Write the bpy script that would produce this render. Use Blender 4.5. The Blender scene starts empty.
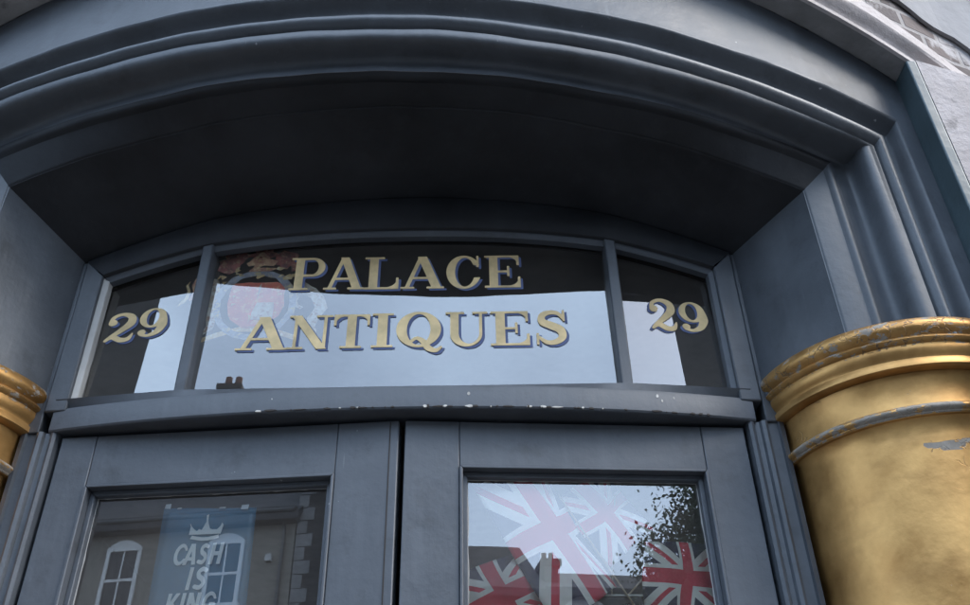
import bpy, bmesh, math, random
import numpy as np
from mathutils import Vector, Matrix

random.seed(7)
rng = np.random.default_rng(7)
S = bpy.context.scene
COL = S.collection
H = 1.53                                   # eye height above the pavement
rad = math.radians

# ------------------------------------------------------------------ materials
def newmat(name):
    m = bpy.data.materials.new(name); m.use_nodes = True
    nt = m.node_tree
    b = nt.nodes['Principled BSDF']
    return m, nt, b

def N(nt, t, **kw):
    n = nt.nodes.new(t)
    for k, v in kw.items():
        setattr(n, k, v)
    return n

def noise(nt, scale, detail=4, rough=.6, coord='Object', stretch=None):
    tc = N(nt, 'ShaderNodeTexCoord')
    n = N(nt, 'ShaderNodeTexNoise')
    n.inputs['Scale'].default_value = scale
    n.inputs['Detail'].default_value = detail
    n.inputs['Roughness'].default_value = rough
    src = tc.outputs[coord]
    if stretch:
        mp = N(nt, 'ShaderNodeMapping'); mp.inputs['Scale'].default_value = stretch
        nt.links.new(src, mp.inputs['Vector']); src = mp.outputs['Vector']
    nt.links.new(src, n.inputs['Vector'])
    return n.outputs['Fac']

def ramp(nt, fac, stops):
    r = N(nt, 'ShaderNodeValToRGB')
    e = r.color_ramp.elements
    while len(e) < len(stops): e.new(.5)
    for i, (p, c) in enumerate(stops):
        e[i].position = p
        e[i].color = (c, c, c, 1) if not hasattr(c, '__len__') else (*c, 1)
    nt.links.new(fac, r.inputs['Fac'])
    return r.outputs['Color']

def mix(nt, fac, a, b):
    m = N(nt, 'ShaderNodeMix', data_type='RGBA')
    for sock, v in ((m.inputs[0], fac), (m.inputs[6], a), (m.inputs[7], b)):
        if isinstance(v, (int, float)): sock.default_value = v
        elif isinstance(v, tuple): sock.default_value = (*v, 1)
        else: nt.links.new(v, sock)
    return m.outputs[2]

def math_(nt, op, a, b=0.):
    m = N(nt, 'ShaderNodeMath', operation=op)
    for s, v in ((m.inputs[0], a), (m.inputs[1], b)):
        if isinstance(v, (int, float)): s.default_value = v
        else: nt.links.new(v, s)
    return m.outputs[0]

def bump(nt, bsdf, fac, strength=.2, dist=.004):
    b = N(nt, 'ShaderNodeBump')
    b.inputs['Strength'].default_value = strength
    b.inputs['Distance'].default_value = dist
    nt.links.new(fac, b.inputs['Height'])
    nt.links.new(b.outputs['Normal'], bsdf.inputs['Normal'])
    return b

def paint(name, col, rough=.42, var=.22, scale=5., chips=True, spec=.5):
    """brushed oil paint with dust, faint runs and a few worn flecks"""
    m, nt, b = newmat(name)
    big = noise(nt, scale, 6, .62)
    run = noise(nt, 7, 5, .6, stretch=(3, 3, .35))
    lo = tuple(c*(1-var) for c in col); hi = tuple(min(1, c*(1+var)+.006) for c in col)
    c = mix(nt, ramp(nt, big, [(.3, 0.), (.7, 1.)]), lo, hi)
    c = mix(nt, math_(nt, 'MULTIPLY', ramp(nt, run, [(.52, 0.), (.75, 1.)]), .35), c, tuple(min(1, x*1.45+.01) for x in col))
    if chips:
        fleck = noise(nt, 46, 3, .5)
        where = noise(nt, 3.2, 2, .5)
        k = math_(nt, 'MULTIPLY', ramp(nt, fleck, [(.735, 0.), (.75, 1.)]), ramp(nt, where, [(.56, 0.), (.62, 1.)]))
        c = mix(nt, math_(nt, 'MULTIPLY', k, .7), c, (.34, .34, .35))
        sc = noise(nt, 60, 2, .5, stretch=(1, 1, .06))
        k2 = math_(nt, 'MULTIPLY', ramp(nt, sc, [(.745, 0.), (.765, 1.)]), ramp(nt, noise(nt, 2.3, 2, .5), [(.50, 0.), (.60, 1.)]))
        c = mix(nt, math_(nt, 'MULTIPLY', k2, .45), c, (.22, .23, .24))
        gr = noise(nt, 11, 7, .7)
        c = mix(nt, math_(nt, 'MULTIPLY', ramp(nt, gr, [(.54, 0.), (.70, 1.)]), .40), c, (.022, .022, .022))
    b.inputs['Specular IOR Level'].default_value = spec
    nt.links.new(c, b.inputs['Base Color'])
    r = ramp(nt, big, [(.25, rough-.08), (.75, rough+.12)])
    nt.links.new(r, b.inputs['Roughness'])
    fine = noise(nt, 120, 3, .55, stretch=(1, 1, .12))
    lump = noise(nt, 16, 4, .6)
    h = math_(nt, 'ADD', math_(nt, 'MULTIPLY', fine, .13), lump)
    bump(nt, b, h, .40, .005)
    return m

def plain(name, col, rough=.6, var=.15, scale=8., metallic=0., bumpd=.0, spec=.5):
    m, nt, b = newmat(name)
    n = noise(nt, scale, 5, .6)
    c = mix(nt, ramp(nt, n, [(.3, 0.), (.7, 1.)]), tuple(x*(1-var) for x in col), tuple(min(1, x*(1+var)) for x in col))
    nt.links.new(c, b.inputs['Base Color'])
    b.inputs['Roughness'].default_value = rough
    b.inputs['Metallic'].default_value = metallic
    b.inputs['Specular IOR Level'].default_value = spec
    if bumpd: bump(nt, b, noise(nt, scale*6, 4, .6), .5, bumpd)
    return m

M = {}
M['paint'] = paint('blue_grey_paint', (.055, .0625, .073))
M['paint_gloss'] = paint('blue_grey_gloss_paint', (.055, .0625, .073), .50)
M['paint_door'] = paint('blue_grey_door_paint', (.059, .067, .079), .49, .16, 3.2)
M['paint_shaded'] = paint('shade_darkened_paint', (.017, .019, .023), .62, .5, 2.5, chips=False, spec=.32)  # blue-grey paint darkened: the shade of the recess is put into the colour
M['paint_teal'] = paint('teal_grey_paint', (.032, .053, .062), .5)
M['putty'] = plain('pale_putty', (.38, .37, .35), .7)
M['chip'] = plain('bare_primer_chip', (.44, .42, .39), .8, .35, 60)
M['chip_dark'] = plain('weathered_wood_chip', (.03, .025, .022), .9)

def gold_paint():
    m, nt, b = newmat('worn_gold_paint')
    big = noise(nt, 6, 6, .62)
    c = mix(nt, ramp(nt, big, [(.3, 0.), (.72, 1.)]), (.27, .135, .040), (.60, .355, .130))
    streak = noise(nt, 8, 5, .65, stretch=(1, 1, 2.2))
    c = mix(nt, math_(nt, 'MULTIPLY', ramp(nt, streak, [(.5, 0.), (.8, 1.)]), .38), c, (.15, .07, .025))
    # hairline cracks in the old paint
    tc = N(nt, 'ShaderNodeTexCoord')
    dist = N(nt, 'ShaderNodeTexNoise'); dist.inputs['Scale'].default_value = 14; dist.inputs['Detail'].default_value = 4
    nt.links.new(tc.outputs['Object'], dist.inputs['Vector'])
    add = N(nt, 'ShaderNodeVectorMath', operation='MULTIPLY_ADD')
    nt.links.new(dist.outputs['Color'], add.inputs[0]); add.inputs[1].default_value = (.10, .10, .22)
    nt.links.new(tc.outputs['Object'], add.inputs[2])
    vo = N(nt, 'ShaderNodeTexVoronoi', feature='DISTANCE_TO_EDGE'); vo.inputs['Scale'].default_value = 20
    nt.links.new(add.outputs[0], vo.inputs['Vector'])
    sep = N(nt, 'ShaderNodeSeparateXYZ'); nt.links.new(tc.outputs['Object'], sep.inputs[0])
    zz = sep.outputs['Z']
    split = math_(nt, 'MULTIPLY', math_(nt, 'GREATER_THAN', zz, .802+H), math_(nt, 'LESS_THAN', math_(nt, 'ADD', zz, math_(nt, 'MULTIPLY', noise(nt, 9, 4), .03)), .838+H))
    split = math_(nt, 'MULTIPLY', split, math_(nt, 'GREATER_THAN', math_(nt, 'ADD', math_(nt, 'ABSOLUTE', sep.outputs['X']), math_(nt, 'MULTIPLY', noise(nt, 8, 4), .12)), 1.17))
    where = noise(nt, 5, 3, .6)
    rim = math_(nt, 'GREATER_THAN', zz, RIMZ0)
    band = math_(nt, 'MULTIPLY', math_(nt, 'GREATER_THAN', zz, RINGZ-.012), math_(nt, 'LESS_THAN', zz, RINGZ+.016))
    wmask = math_(nt, 'ADD', math_(nt, 'MULTIPLY', rim, .15), math_(nt, 'ADD', math_(nt, 'MULTIPLY', band, .25), math_(nt, 'MULTIPLY', split, .19)))
    wsum = math_(nt, 'ADD', where, wmask)
    crack = math_(nt, 'MULTIPLY', ramp(nt, vo.outputs['Distance'], [(.0, 1.), (.040, 0.)]), ramp(nt, wsum, [(.60, 0.), (.68, 1.)]))
    c = mix(nt, math_(nt, 'MULTIPLY', crack, .85), c, (.05, .035, .022))
    # flaked patches showing grey primer
    fl = noise(nt, 30, 6, .68, stretch=(1, 1, 1.8))
    fsum = math_(nt, 'ADD', fl, wmask)
    fb = math_(nt, 'ADD', noise(nt, 11, 6, .66, stretch=(1, 1, 1.5)), math_(nt, 'MULTIPLY', split, .16))
    fsum = math_(nt, 'MAXIMUM', fsum, math_(nt, 'ADD', fb, .005))
    flake = ramp(nt, fsum, [(.715, 0.), (.73, 1.)])
    c = mix(nt, flake, c, mix(nt, noise(nt, 60, 3), (.13, .105, .08), (.32, .285, .24)))
    nt.links.new(c, b.inputs['Base Color'])
    met = mix(nt, math_(nt, 'MAXIMUM', flake, crack), (.80, .80, .80), (0., 0., 0.))
    nt.links.new(met, b.inputs['Metallic'])
    r = mix(nt, flake, ramp(nt, big, [(.25, .36), (.75, .52)]), (.85, .85, .85))
    nt.links.new(r, b.inputs['Roughness'])
    hh = math_(nt, 'SUBTRACT', math_(nt, 'MULTIPLY', noise(nt, 22, 4, .55), .6), math_(nt, 'ADD', math_(nt, 'MULTIPLY', flake, .5), math_(nt, 'MULTIPLY', crack, .5)))
    bump(nt, b, hh, .45, .005)
    return m

CAPZ = 1.10 + H
RINGZ = .893 + H
RIMZ0 = 1.035 + H
M['gold'] = gold_paint()
M['goldleaf'] = plain('gold_leaf_letters', (.62, .46, .23), .5, .30, 14, .12)
M['lettershade'] = plain('navy_letter_shade', (.075, .10, .21), .6)

def stone(name, a, bcol, rough=.85, sc=6.):
    m, nt, b = newmat(name)
    n = noise(nt, sc, 8, .65)
    c = mix(nt, ramp(nt, n, [(.32, 0.), (.68, 1.)]), a, bcol)
    st = noise(nt, sc*2.2, 5, .6)
    c = mix(nt, math_(nt, 'MULTIPLY', ramp(nt, st, [(.60, 0.), (.68, 1.)]), .55), c, tuple(x*.38 for x in a))
    nt.links.new(c, b.inputs['Base Color'])
    b.inputs['Roughness'].default_value = rough
    bump(nt, b, noise(nt, sc*7, 5, .65), .6, .006)
    return m
M['stone'] = stone('weathered_white_stone', (.25, .222, .212), (.39, .35, .34))
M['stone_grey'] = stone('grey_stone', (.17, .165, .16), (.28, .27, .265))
M['pavestone'] = stone('paving', (.045, .044, .042), (.075, .072, .068), .8, 1.2)
M['asphalt'] = stone('asphalt', (.038, .038, .04), (.06, .06, .062), .85, 1.5)

def brick(name, a, b2, mortar, scale=1., cover=0., flip=(90, 0, 0), w=.225):
    m, nt, b = newmat(name)
    tc = N(nt, 'ShaderNodeTexCoord')
    mp = N(nt, 'ShaderNodeMapping'); mp.inputs['Rotation'].default_value = [rad(v) for v in flip]
    nt.links.new(tc.outputs['Object'], mp.inputs['Vector'])
    t = N(nt, 'ShaderNodeTexBrick')
    t.inputs['Color1'].default_value = (*a, 1); t.inputs['Color2'].default_value = (*b2, 1)
    t.inputs['Mortar'].default_value = (*mortar, 1)
    t.inputs['Scale'].default_value = scale
    t.inputs['Brick Width'].default_value = w; t.inputs['Row Height'].default_value = .075
    t.inputs['Mortar Size'].default_value = .009; t.inputs['Mortar Smooth'].default_value = .3
    nt.links.new(mp.outputs['Vector'], t.inputs['Vector'])
    c = t.outputs['Color']
    n = noise(nt, 3, 6, .65)
    c = mix(nt, math_(nt, 'MULTIPLY', n, .45), c, tuple(x*.5 for x in a))
    if cover:
        cv = ramp(nt, noise(nt, 4.2, 6, .6), [(cover, 0.), (cover+.05, 1.)])
        c = mix(nt, cv, c, mix(nt, noise(nt, 9, 5), (.22, .21, .21), (.33, .31, .31)))
    nt.links.new(c, b.inputs['Base Color'])
    b.inputs['Roughness'].default_value = .9
    bump(nt, b, math_(nt, 'SUBTRACT', math_(nt, 'MULTIPLY', noise(nt, 40, 4), .4), t.outputs['Fac']), .7, .01)
    return m
M['render_grey'] = stone('grey_cement_render', (.15, .15, .155), (.21, .21, .22), .9, 2.2)
M['brick'] = brick('old_brick_with_lime_mortar', (.10, .075, .070), (.06, .048, .048), (.24, .225, .22), 1., .50, w=.125)
M['brick_dark'] = brick('dark_brick', (.060, .047, .042), (.044, .036, .034), (.09, .085, .08))
M['brick_tall'] = brick('sooty_brick', (.085, .075, .066), (.070, .062, .056), (.10, .095, .09))
M['render'] = stone('cream_render', (.22, .20, .17), (.28, .255, .215), .9, .8)
M['slate'] = plain('slate_roof', (.045, .043, .045), .75, .3, 2.5, 0, .01)
M['white'] = plain('white_gloss', (.74, .73, .70), .5, .06)
M['winglass'] = plain('dark_window_glass', (.012, .013, .015), .15)
M['darkroom'] = plain('shop_plaster', (.26, .235, .215), .85)
M['wood'] = plain('stick_wood', (.42, .33, .20), .6)
M['bark'] = plain('bark', (.06, .05, .04), .9, .3, 12, 0, .02)
M['leaf'] = plain('leaf', (.035, .055, .020), .7, .4, 3.)
M['terracotta'] = plain('terracotta', (.16, .075, .05), .8)
M['metal'] = plain('thin_metal', (.10, .10, .10), .5, .1, 8, .6)
M['frame_white'] = plain('cream_frame', (.62, .61, .56), .6)
M['tape'] = plain('clear_tape', (.55, .57, .58), .25)
M['bluelamp'] = plain('lamp_casing', (.5, .5, .48), .4)

def glass(name, refl=.20, tint=(.93, .95, .95)):
    """clear window glass: sees through, mirrors the street more strongly at a glance"""
    m = bpy.data.materials.new(name); m.use_nodes = True
    nt = m.node_tree; nt.nodes.clear()
    out = N(nt, 'ShaderNodeOutputMaterial')
    tr = N(nt, 'ShaderNodeBsdfTransparent'); tr.inputs['Color'].default_value = (*tint, 1)
    gl = N(nt, 'ShaderNodeBsdfGlossy'); gl.inputs['Roughness'].default_value = 0.0
    gl.inputs['Color'].default_value = (1, 1, 1, 1)
    lw = N(nt, 'ShaderNodeFresnel'); lw.inputs['IOR'].default_value = 1.5
    f = math_(nt, 'MINIMUM', math_(nt, 'ADD', math_(nt, 'MULTIPLY', lw.outputs[0], 1.2), refl-.05), 1.)
    mx = N(nt, 'ShaderNodeMixShader')
    nt.links.new(f, mx.inputs[0]); nt.links.new(tr.outputs[0], mx.inputs[1]); nt.links.new(gl.outputs[0], mx.inputs[2])
    df = N(nt, 'ShaderNodeBsdfDiffuse'); df.inputs['Color'].default_value = (.46, .41, .37, 1)
    dust = ramp(nt, noise(nt, 4.5, 7, .65), [(.3, .035), (.7, .075)])
    m2 = N(nt, 'ShaderNodeMixShader'); nt.links.new(dust, m2.inputs[0]); nt.links.new(mx.outputs[0], m2.inputs[1]); nt.links.new(df.outputs[0], m2.inputs[2])
    nt.links.new(m2.outputs[0], out.inputs[0])
    # faint old-glass ripple
    b = N(nt, 'ShaderNodeBump'); b.inputs['Strength'].default_value = .012; b.inputs['Distance'].default_value = .01
    nt.links.new(noise(nt, 3.5, 2, .4), b.inputs['Height']); nt.links.new(b.outputs[0], gl.inputs['Normal'])
    return m
M['glass'] = glass('window_glass', .14)
M['glass_edge'] = plain('glass_edge', (.10, .16, .15), .3)

def flag_mat():
    m, nt, b = newmat('union_flag_cloth')
    uv = N(nt, 'ShaderNodeTexCoord'); sp = N(nt, 'ShaderNodeSeparateXYZ')
    nt.links.new(uv.outputs['UV'], sp.inputs[0])
    X = math_(nt, 'ABSOLUTE', math_(nt, 'MULTIPLY', math_(nt, 'SUBTRACT', sp.outputs[0], .5), 52.))
    Y = math_(nt, 'ABSOLUTE', math_(nt, 'MULTIPLY', math_(nt, 'SUBTRACT', sp.outputs[1], .5), 32.))
    d = math_(nt, 'ABSOLUTE', math_(nt, 'SUBTRACT', math_(nt, 'MULTIPLY', X, .524), math_(nt, 'MULTIPLY', Y, .852)))
    R_, W_, B_ = (.72, .028, .07), (.92, .89, .80), (.007, .013, .06)
    lt = lambda a, v: math_(nt, 'LESS_THAN', a, v)
    c = mix(nt, lt(d, 4.3), B_, W_)
    c = mix(nt, lt(d, 1.1), c, R_)
    mn = math_(nt, 'MINIMUM', X, Y)
    c = mix(nt, lt(mn, 5.3), c, W_)
    c = mix(nt, lt(mn, 3.4), c, R_)
    nt.links.new(c, b.inputs['Base Color']); b.inputs['Roughness'].default_value = .7
    return m
M['flag'] = flag_mat()

def poster_mat():
    m, nt, b = newmat('teal_poster_print')
    n = noise(nt, 5, 4, .6)
    c = mix(nt, ramp(nt, n, [(.3, 0.), (.7, 1.)]), (.040, .150, .255), (.065, .205, .33))
    nt.links.new(c, b.inputs['Base Color']); b.inputs['Roughness'].default_value = .35
    return m
M['poster'] = poster_mat()
M['poster_white'] = plain('white_print', (.86, .88, .88), .5, .03)
def mottled(name, a, b_, c_, sc=38):
    m, nt, b = newmat(name)
    n = noise(nt, sc, 3, .6); n2 = noise(nt, sc*1.7, 3, .6)
    c = mix(nt, ramp(nt, n, [(.36, 0.), (.60, 1.)]), a, b_)
    c = mix(nt, ramp(nt, n2, [(.52, 0.), (.66, 1.)]), c, c_)
    nt.links.new(c, b.inputs['Base Color']); b.inputs['Roughness'].default_value = .5
    return m
M['crest_red'] = mottled('crest_red', (.80, .17, .09), (.66, .13, .08), (.80, .45, .20))
M['crest_dark'] = mottled('crest_dark', (.16, .035, .03), (.46, .11, .08), (.55, .28, .15))
M['crest_gold'] = mottled('crest_gold', (.78, .56, .25), (.60, .36, .14), (.85, .72, .45))
M['crest_pale'] = mottled('crest_pale', (.70, .64, .55), (.52, .40, .28), (.40, .22, .14))
M['crest_blue'] = mottled('crest_blue', (.38, .39, .44), (.24, .22, .26), (.60, .46, .24))
M['crest_brown'] = mottled('crest_brown', (.70, .40, .22), (.46, .18, .11), (.85, .62, .32))

# ------------------------------------------------------------------ object helpers
def link(name, me, mats, parent=None):
    o = bpy.data.objects.new(name, me); COL.objects.link(o)
    for m in (mats if isinstance(mats, (list, tuple)) else [mats]):
        me.materials.append(M[m] if isinstance(m, str) else m)
    if parent:
        o.parent = parent
        o.matrix_parent_inverse = Matrix.Translation(-Vector(parent.location))
    return o

def mesh(name, verts, faces, mats, parent=None, smooth=False, angle=None, midx=None):
    me = bpy.data.meshes.new(name)
    me.from_pydata([tuple(v) for v in verts], [], faces)
    me.update()
    bm = bmesh.new(); bm.from_mesh(me)
    bmesh.ops.recalc_face_normals(bm, faces=bm.faces); bm.to_mesh(me); bm.free()
    if midx is not None:
        for p, i in zip(me.polygons, midx): p.material_index = i
    if smooth:
        for p in me.polygons: p.use_smooth = True
        if angle: me.set_sharp_from_angle(angle=rad(angle))
    return link(name, me, mats, parent)

def thing(name, label, cat, loc=(0, 0, 0), group=None):
    o = bpy.data.objects.new(name, None); COL.objects.link(o); o.location = loc
    o.empty_display_size = .1
    tag(o, label, cat, group); return o
def tag(o, label, cat, group=None):
    o['label'] = label; o['category'] = cat
    if group: o['group'] = group
    return o
def structure(o):
    o['kind'] = 'structure'; return o

class MB:
    """collects solids, then links them as one mesh"""
    def __init__(s): s.v = []; s.f = []; s.m = []
    def add(s, v, f, mi=0):
        n = len(s.v); s.v += [tuple(p) for p in v]; s.f += [[i+n for i in q] for q in f]; s.m += [mi]*len(f)
    def hexa(s, p, mi=0):          # p: 8 points, bottom 4 (ccw) then top 4
        s.add(p, [[0, 3, 2, 1], [4, 5, 6, 7], [0, 1, 5, 4], [1, 2, 6, 5], [2, 3, 7, 6], [3, 0, 4, 7]], mi)
    def box(s, x0, x1, y0, y1, z0, z1, mi=0):
        s.hexa([(x0, y0, z0), (x1, y0, z0), (x1, y1, z0), (x0, y1, z0), (x0, y0, z1), (x1, y0, z1), (x1, y1, z1), (x0, y1, z1)], mi)
    def prism(s, poly, fn, d0, d1, mi=0):   # poly of (u,z), fn(u,z,d)->world
        n = len(poly)
        v = [fn(u, z, d0) for u, z in poly]+[fn(u, z, d1) for u, z in poly]
        f = [list(range(n)), list(range(2*n-1, n-1, -1))]+[[i, (i+1) % n, n+(i+1) % n, n+i] for i in range(n)]
        s.add(v, f, mi)
    def tube(s, pts, r, k=8, mi=0):
        pts = [Vector(p) for p in pts]; rs = r if hasattr(r, '__len__') else [r]*len(pts)
        n0 = len(s.v); v = []; f = []
        for i, p in enumerate(pts):
            t = (pts[min(i+1, len(pts)-1)]-pts[max(i-1, 0)]).normalized()
            a = t.orthogonal().normalized(); b = t.cross(a)
            v += [p+(a*math.cos(q)+b*math.sin(q))*rs[i] for q in [2*math.pi*j/k for j in range(k)]]
        for i in range(len(pts)-1):
            f += [[i*k+j, i*k+(j+1) % k, (i+1)*k+(j+1) % k, (i+1)*k+j] for j in range(k)]
        f += [list(range(k)), [(len(pts)-1)*k+j for j in range(k)]]
        s.add(v, f, mi)
    def build(s, name, mats, parent=None, bevel=0., smooth=False, angle=35):
        o = mesh(name, s.v, s.f, mats, parent, smooth, angle, s.m)
        if bevel:
            b = o.modifiers.new('edge_softening', 'BEVEL'); b.width = bevel; b.segments = 2; b.limit_method = 'ANGLE'; b.angle_limit = rad(40)
            for p in o.data.polygons: p.use_smooth = True
            o.data.set_sharp_from_angle(angle=rad(35))
        return o

# ------------------------------------------------------------------ bowed arch lines: half width, y at spring, y at crown, z = c2 x2 + c1 x + c0 (above eye)
LN = {
 'K0': (.865, .000, -.050, (-.2349, .0011, 1.6653)),
 'K1': (1.019, -0.208, -0.350, (-0.1422, -0.0240, 1.7144)),
 'K2': (1.107, -0.216, -0.460, (-0.0443, -0.0331, 1.7212)),
 'K3': (1.200, -0.272, -0.520, (-0.0766, -0.0476, 1.8022)),
 'K5': (1.292, -0.265, -0.535, (-0.0882, -0.0367, 1.9274)),
 'K6': (1.335, -0.258, -0.540, (-0.1604, -0.0348, 2.2280)),
}
JB = CAPZ - .05                            # the jambs stand on the capitals
NT = 64
def line(k, zb=JB):
    xe, ye, yc, (c2, c1, c0) = LN[k]
    P = []
    for s in (0, .5):
        P.append((-xe, ye, zb+(c2*xe*xe-c1*xe+c0+H-zb)*s))
    for i in range(NT+1):
        x = xe*(-1+2*i/NT); f_ = 1-(x/xe)**8; P.append((x, ye+(yc-ye)*(1-(x/xe)**2)+.0012*f_*math.sin(x*11+c0*9), c2*x*x+c1*x+c0+H+.0016*f_*math.sin(x*17+c0*31)+.0009*f_*math.sin(x*41+c0*13)))
    for s in (.5, 0):
        P.append((xe, ye, zb+(c2*xe*xe+c1*xe+c0+H-zb)*s))
    return np.array(P)

def between(A, B, prof):
    """rows of points from line A to line B; prof = (along 0..1, depth): depth > 0 hollows, < 0 swells"""
    out = []
    e = B-A; e2 = e.copy(); e2[:, 1] = 0
    L = np.linalg.norm(e2, axis=1, keepdims=True)+1e-9; r = e2/L
    ln = np.linalg.norm(e, axis=1, keepdims=True)
    perp = -r*(e[:, 1:2]/ln); perp[:, 1] = (L/ln)[:, 0]
    for a, d in prof: out.append(A+e*a+perp*d)
    return out

def loft(name, rows, mat, parent, angle=40, closed=False):
    n = len(rows[0]); v = np.concatenate(rows); f = []
    for i in range(len(rows)-1):
        for j in range(n-1):
            f.append([i*n+j, i*n+j+1, (i+1)*n+j+1, (i+1)*n+j])
    return mesh(name, v, f, mat, parent, True, angle)

K = {k: line(k) for k in LN}
sur = thing('door_surround', 'blue-grey moulded arch surround framing the antique shop doorway', 'door surround', (0, -.2, 0))
na = NT+5
# ceiling of the recess, shade put into its colour (arch part) and the two splayed reveals (jamb part)
def arc(a0, a1, depth, n=10): return [(a0+(a1-a0)*i/n, depth*math.sin(math.pi*i/n)) for i in range(n+1)]
prof = between(K['K0'], K['K1'], [(0, 0), (.012, .004), (.03, .004), (.05, 0), (.5, 0), (.97, 0), (.99, -.001), (1, .0015)])
loft('soffit', [r[2:-2] for r in prof], 'paint_shaded', sur)
def jamb(rows, side): return [r[:3] if side < 0 else r[-3:] for r in rows]
for sd in (-1, 1): loft('reveal', jamb(prof, sd), 'paint', sur)
facet = between(K['K1'], K['K2'], [(0, .0015), (.02, -.001), (.06, -.002), (.5, -.003), (.70, -.002)]+[(.70+.30*i/9, -.002-.008*math.sin(math.pi*i/9)**1.2) for i in range(10)])
loft('facet', [r[2:-2] for r in facet], 'paint_shaded', sur, 60)  # arch facet darkened in colour for the shade under the lip
for sd in (-1, 1): loft('jamb_facet', jamb(facet, sd), 'paint_gloss', sur, 60)
m1 = between(K['K2'], K['K3'], [(0, -.002), (.03, .004), (.08, .010)]+[(.08+.44*i/10, .010+.018*math.sin(math.pi*i/10)) for i in range(1, 11)]+[(.52+.48*i/14, .010-.010*i/14-.017*math.sin(math.pi*i/14)) for i in range(1, 15)])
m2 = between(K['K3'], K['K5'], [(0, 0), (.03, .007), (.06, .011), (.09, .008)]+[(.10+.32*i/10, .005-.013*math.sin(math.pi*i/10)) for i in range(11)]+[(.42+.44*i/12, .005+.028*math.sin(math.pi*i/12)) for i in range(1, 13)]+[(.88, .002), (.90, -.001), (.93, -.004), (.97, -.0045), (1., -.001)])
m3 = between(K['K5'], K['K6'], [(0, 0), (.04, .004), (.5, .006), (1, .004)])
loft('moulding', m1+m2[1:]+m3[1:], 'paint_gloss', sur, 50)
# proud return of the pier, painted on its inner face
for sd in (-1, 1):
    xe = 1.335; zt = float(K['K6'][2 if sd < 0 else -3][2])
    b = MB(); b.box(min(sd*xe, sd*(xe+.026)), max(sd*xe, sd*(xe+.026)), -.330, -.20, 0, zt-.004)
    b.build('return', 'paint_teal', sur, .004)

# ------------------------------------------------------------------ stone hood and piers, brick wall
def bow(x):
    a = abs(x); q = .282/1.335**2
    if a < 1.6: return -.54+q*x*x
    return -.54+q*1.6**2+q*2*1.6*(a-1.6)*.6
def hz(x):
    a = min(abs(x), 1.75); s = 1 if x > 0 else -1
    return -.1604*a*a-.0348*a*s+2.2280+H-(abs(x)-a)*.6
hood = thing('stone_hood', 'weathered pale stone hood moulding curving over the painted arch', 'stone hood', (0, -.6, hz(0)))
xs = np.linspace(-2.3, 2.3, 110)
hp = [(.002, .0, 1), (-.066, .0, 1), (-.074, .006, 0), (-.074, .022, 0), (-.066, .028, 0), (-.066, .040, 0), (-.074, .052, 0), (-.088, .066, 0), (-.092, .080, 0), (-.088, .088, 0), (-.05, .096, 0), (-.046, .125, 0), (-.040, .255, 0), (.12, .265, 0)]
rows = [np.array([(x, bow(x)+d, hz(x)+h+.006*math.sin(x*9+h*40)*(h > .03)) for x in xs]) for d, h, _ in hp]
n = len(xs); v = np.concatenate(rows); f = []; mi = []
for i in range(len(rows)-1):
    for j in range(n-1):
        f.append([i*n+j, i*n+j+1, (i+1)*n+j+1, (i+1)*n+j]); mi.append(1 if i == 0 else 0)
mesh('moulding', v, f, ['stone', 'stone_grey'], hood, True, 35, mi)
for sd in (-1, 1):
    xo = sd*1.3625
    p = MB(); x1 = sd*1.95
    rr = []
    for x in np.linspace(xo, x1, 8):
        yy = -.329+.30*((abs(x)-1.3625)**2)*.6
        rr.append((x, yy, 0)); rr.append((x, yy, hz(x)+.01)); rr.append((x, .5, 0)); rr.append((x, .5, hz(x)+.01))
    ff = []
    for i in range(7):
        a = i*4; b_ = a+4
        ff += [[a, b_, b_+1, a+1], [a+1, b_+1, b_+3, a+3], [a, a+2, b_+2, b_], [a+2, a+3, b_+3, b_+2]]
    ff += [[0, 1, 3, 2], [28, 30, 31, 29]]
    o = mesh('stone_pier', rr, ff, 'stone')
    tag(o, 'pale stone pier right of the doorway under the hood end' if sd > 0 else 'pale stone pier left of the doorway under the hood end', 'stone pier', 'piers beside the doorway')
wl = thing('brick_wall', 'old wall above the stone hood, ragged bricks below grey cement render', 'wall', (0, -.4, hz(0)+.3))
xs = np.linspace(-3.2, 3.2, 180)
def wall_band(name, d, lo, hi, mat, thick=.25):
    rr = []; ff = []
    for x in xs:
        rr += [(x, bow(x)+d, lo(x)), (x, bow(x)+d, hi(x)), (x, bow(x)+d+thick, lo(x)), (x, bow(x)+d+thick, hi(x))]
    for i in range(len(xs)-1):
        a = i*4; b_ = a+4; ff += [[a, b_, b_+1, a+1], [a+1, b_+1, b_+3, a+3], [a+2, a+3, b_+3, b_+2], [a, a+2, b_+2, b_]]
    ff += [[0, 1, 3, 2], [len(rr)-4, len(rr)-2, len(rr)-1, len(rr)-3]]
    return mesh(name, rr, ff, mat, wl)
wall_band('brickwork', -.028, lambda x: hz(x)+.225, lambda x: 8.0, 'brick')
wall_band('cement_render', -.043, lambda x: hz(x)+.40+.025*math.sin(x*13)+.018*math.sin(x*31+1), lambda x: 8.1, 'render_grey', .012)
# flanking shop wall so that nothing is open beside the piers
for sd in (-1, 1):
    b = MB(); b.box(min(sd*1.90, sd*7), max(sd*1.90, sd*7), .27, .55, 0, 8.2)
    tag(b.build('side_wall', 'brick'), 'brick side wall beyond the %s pier' % ('right' if sd > 0 else 'left'), 'brick wall')

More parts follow.
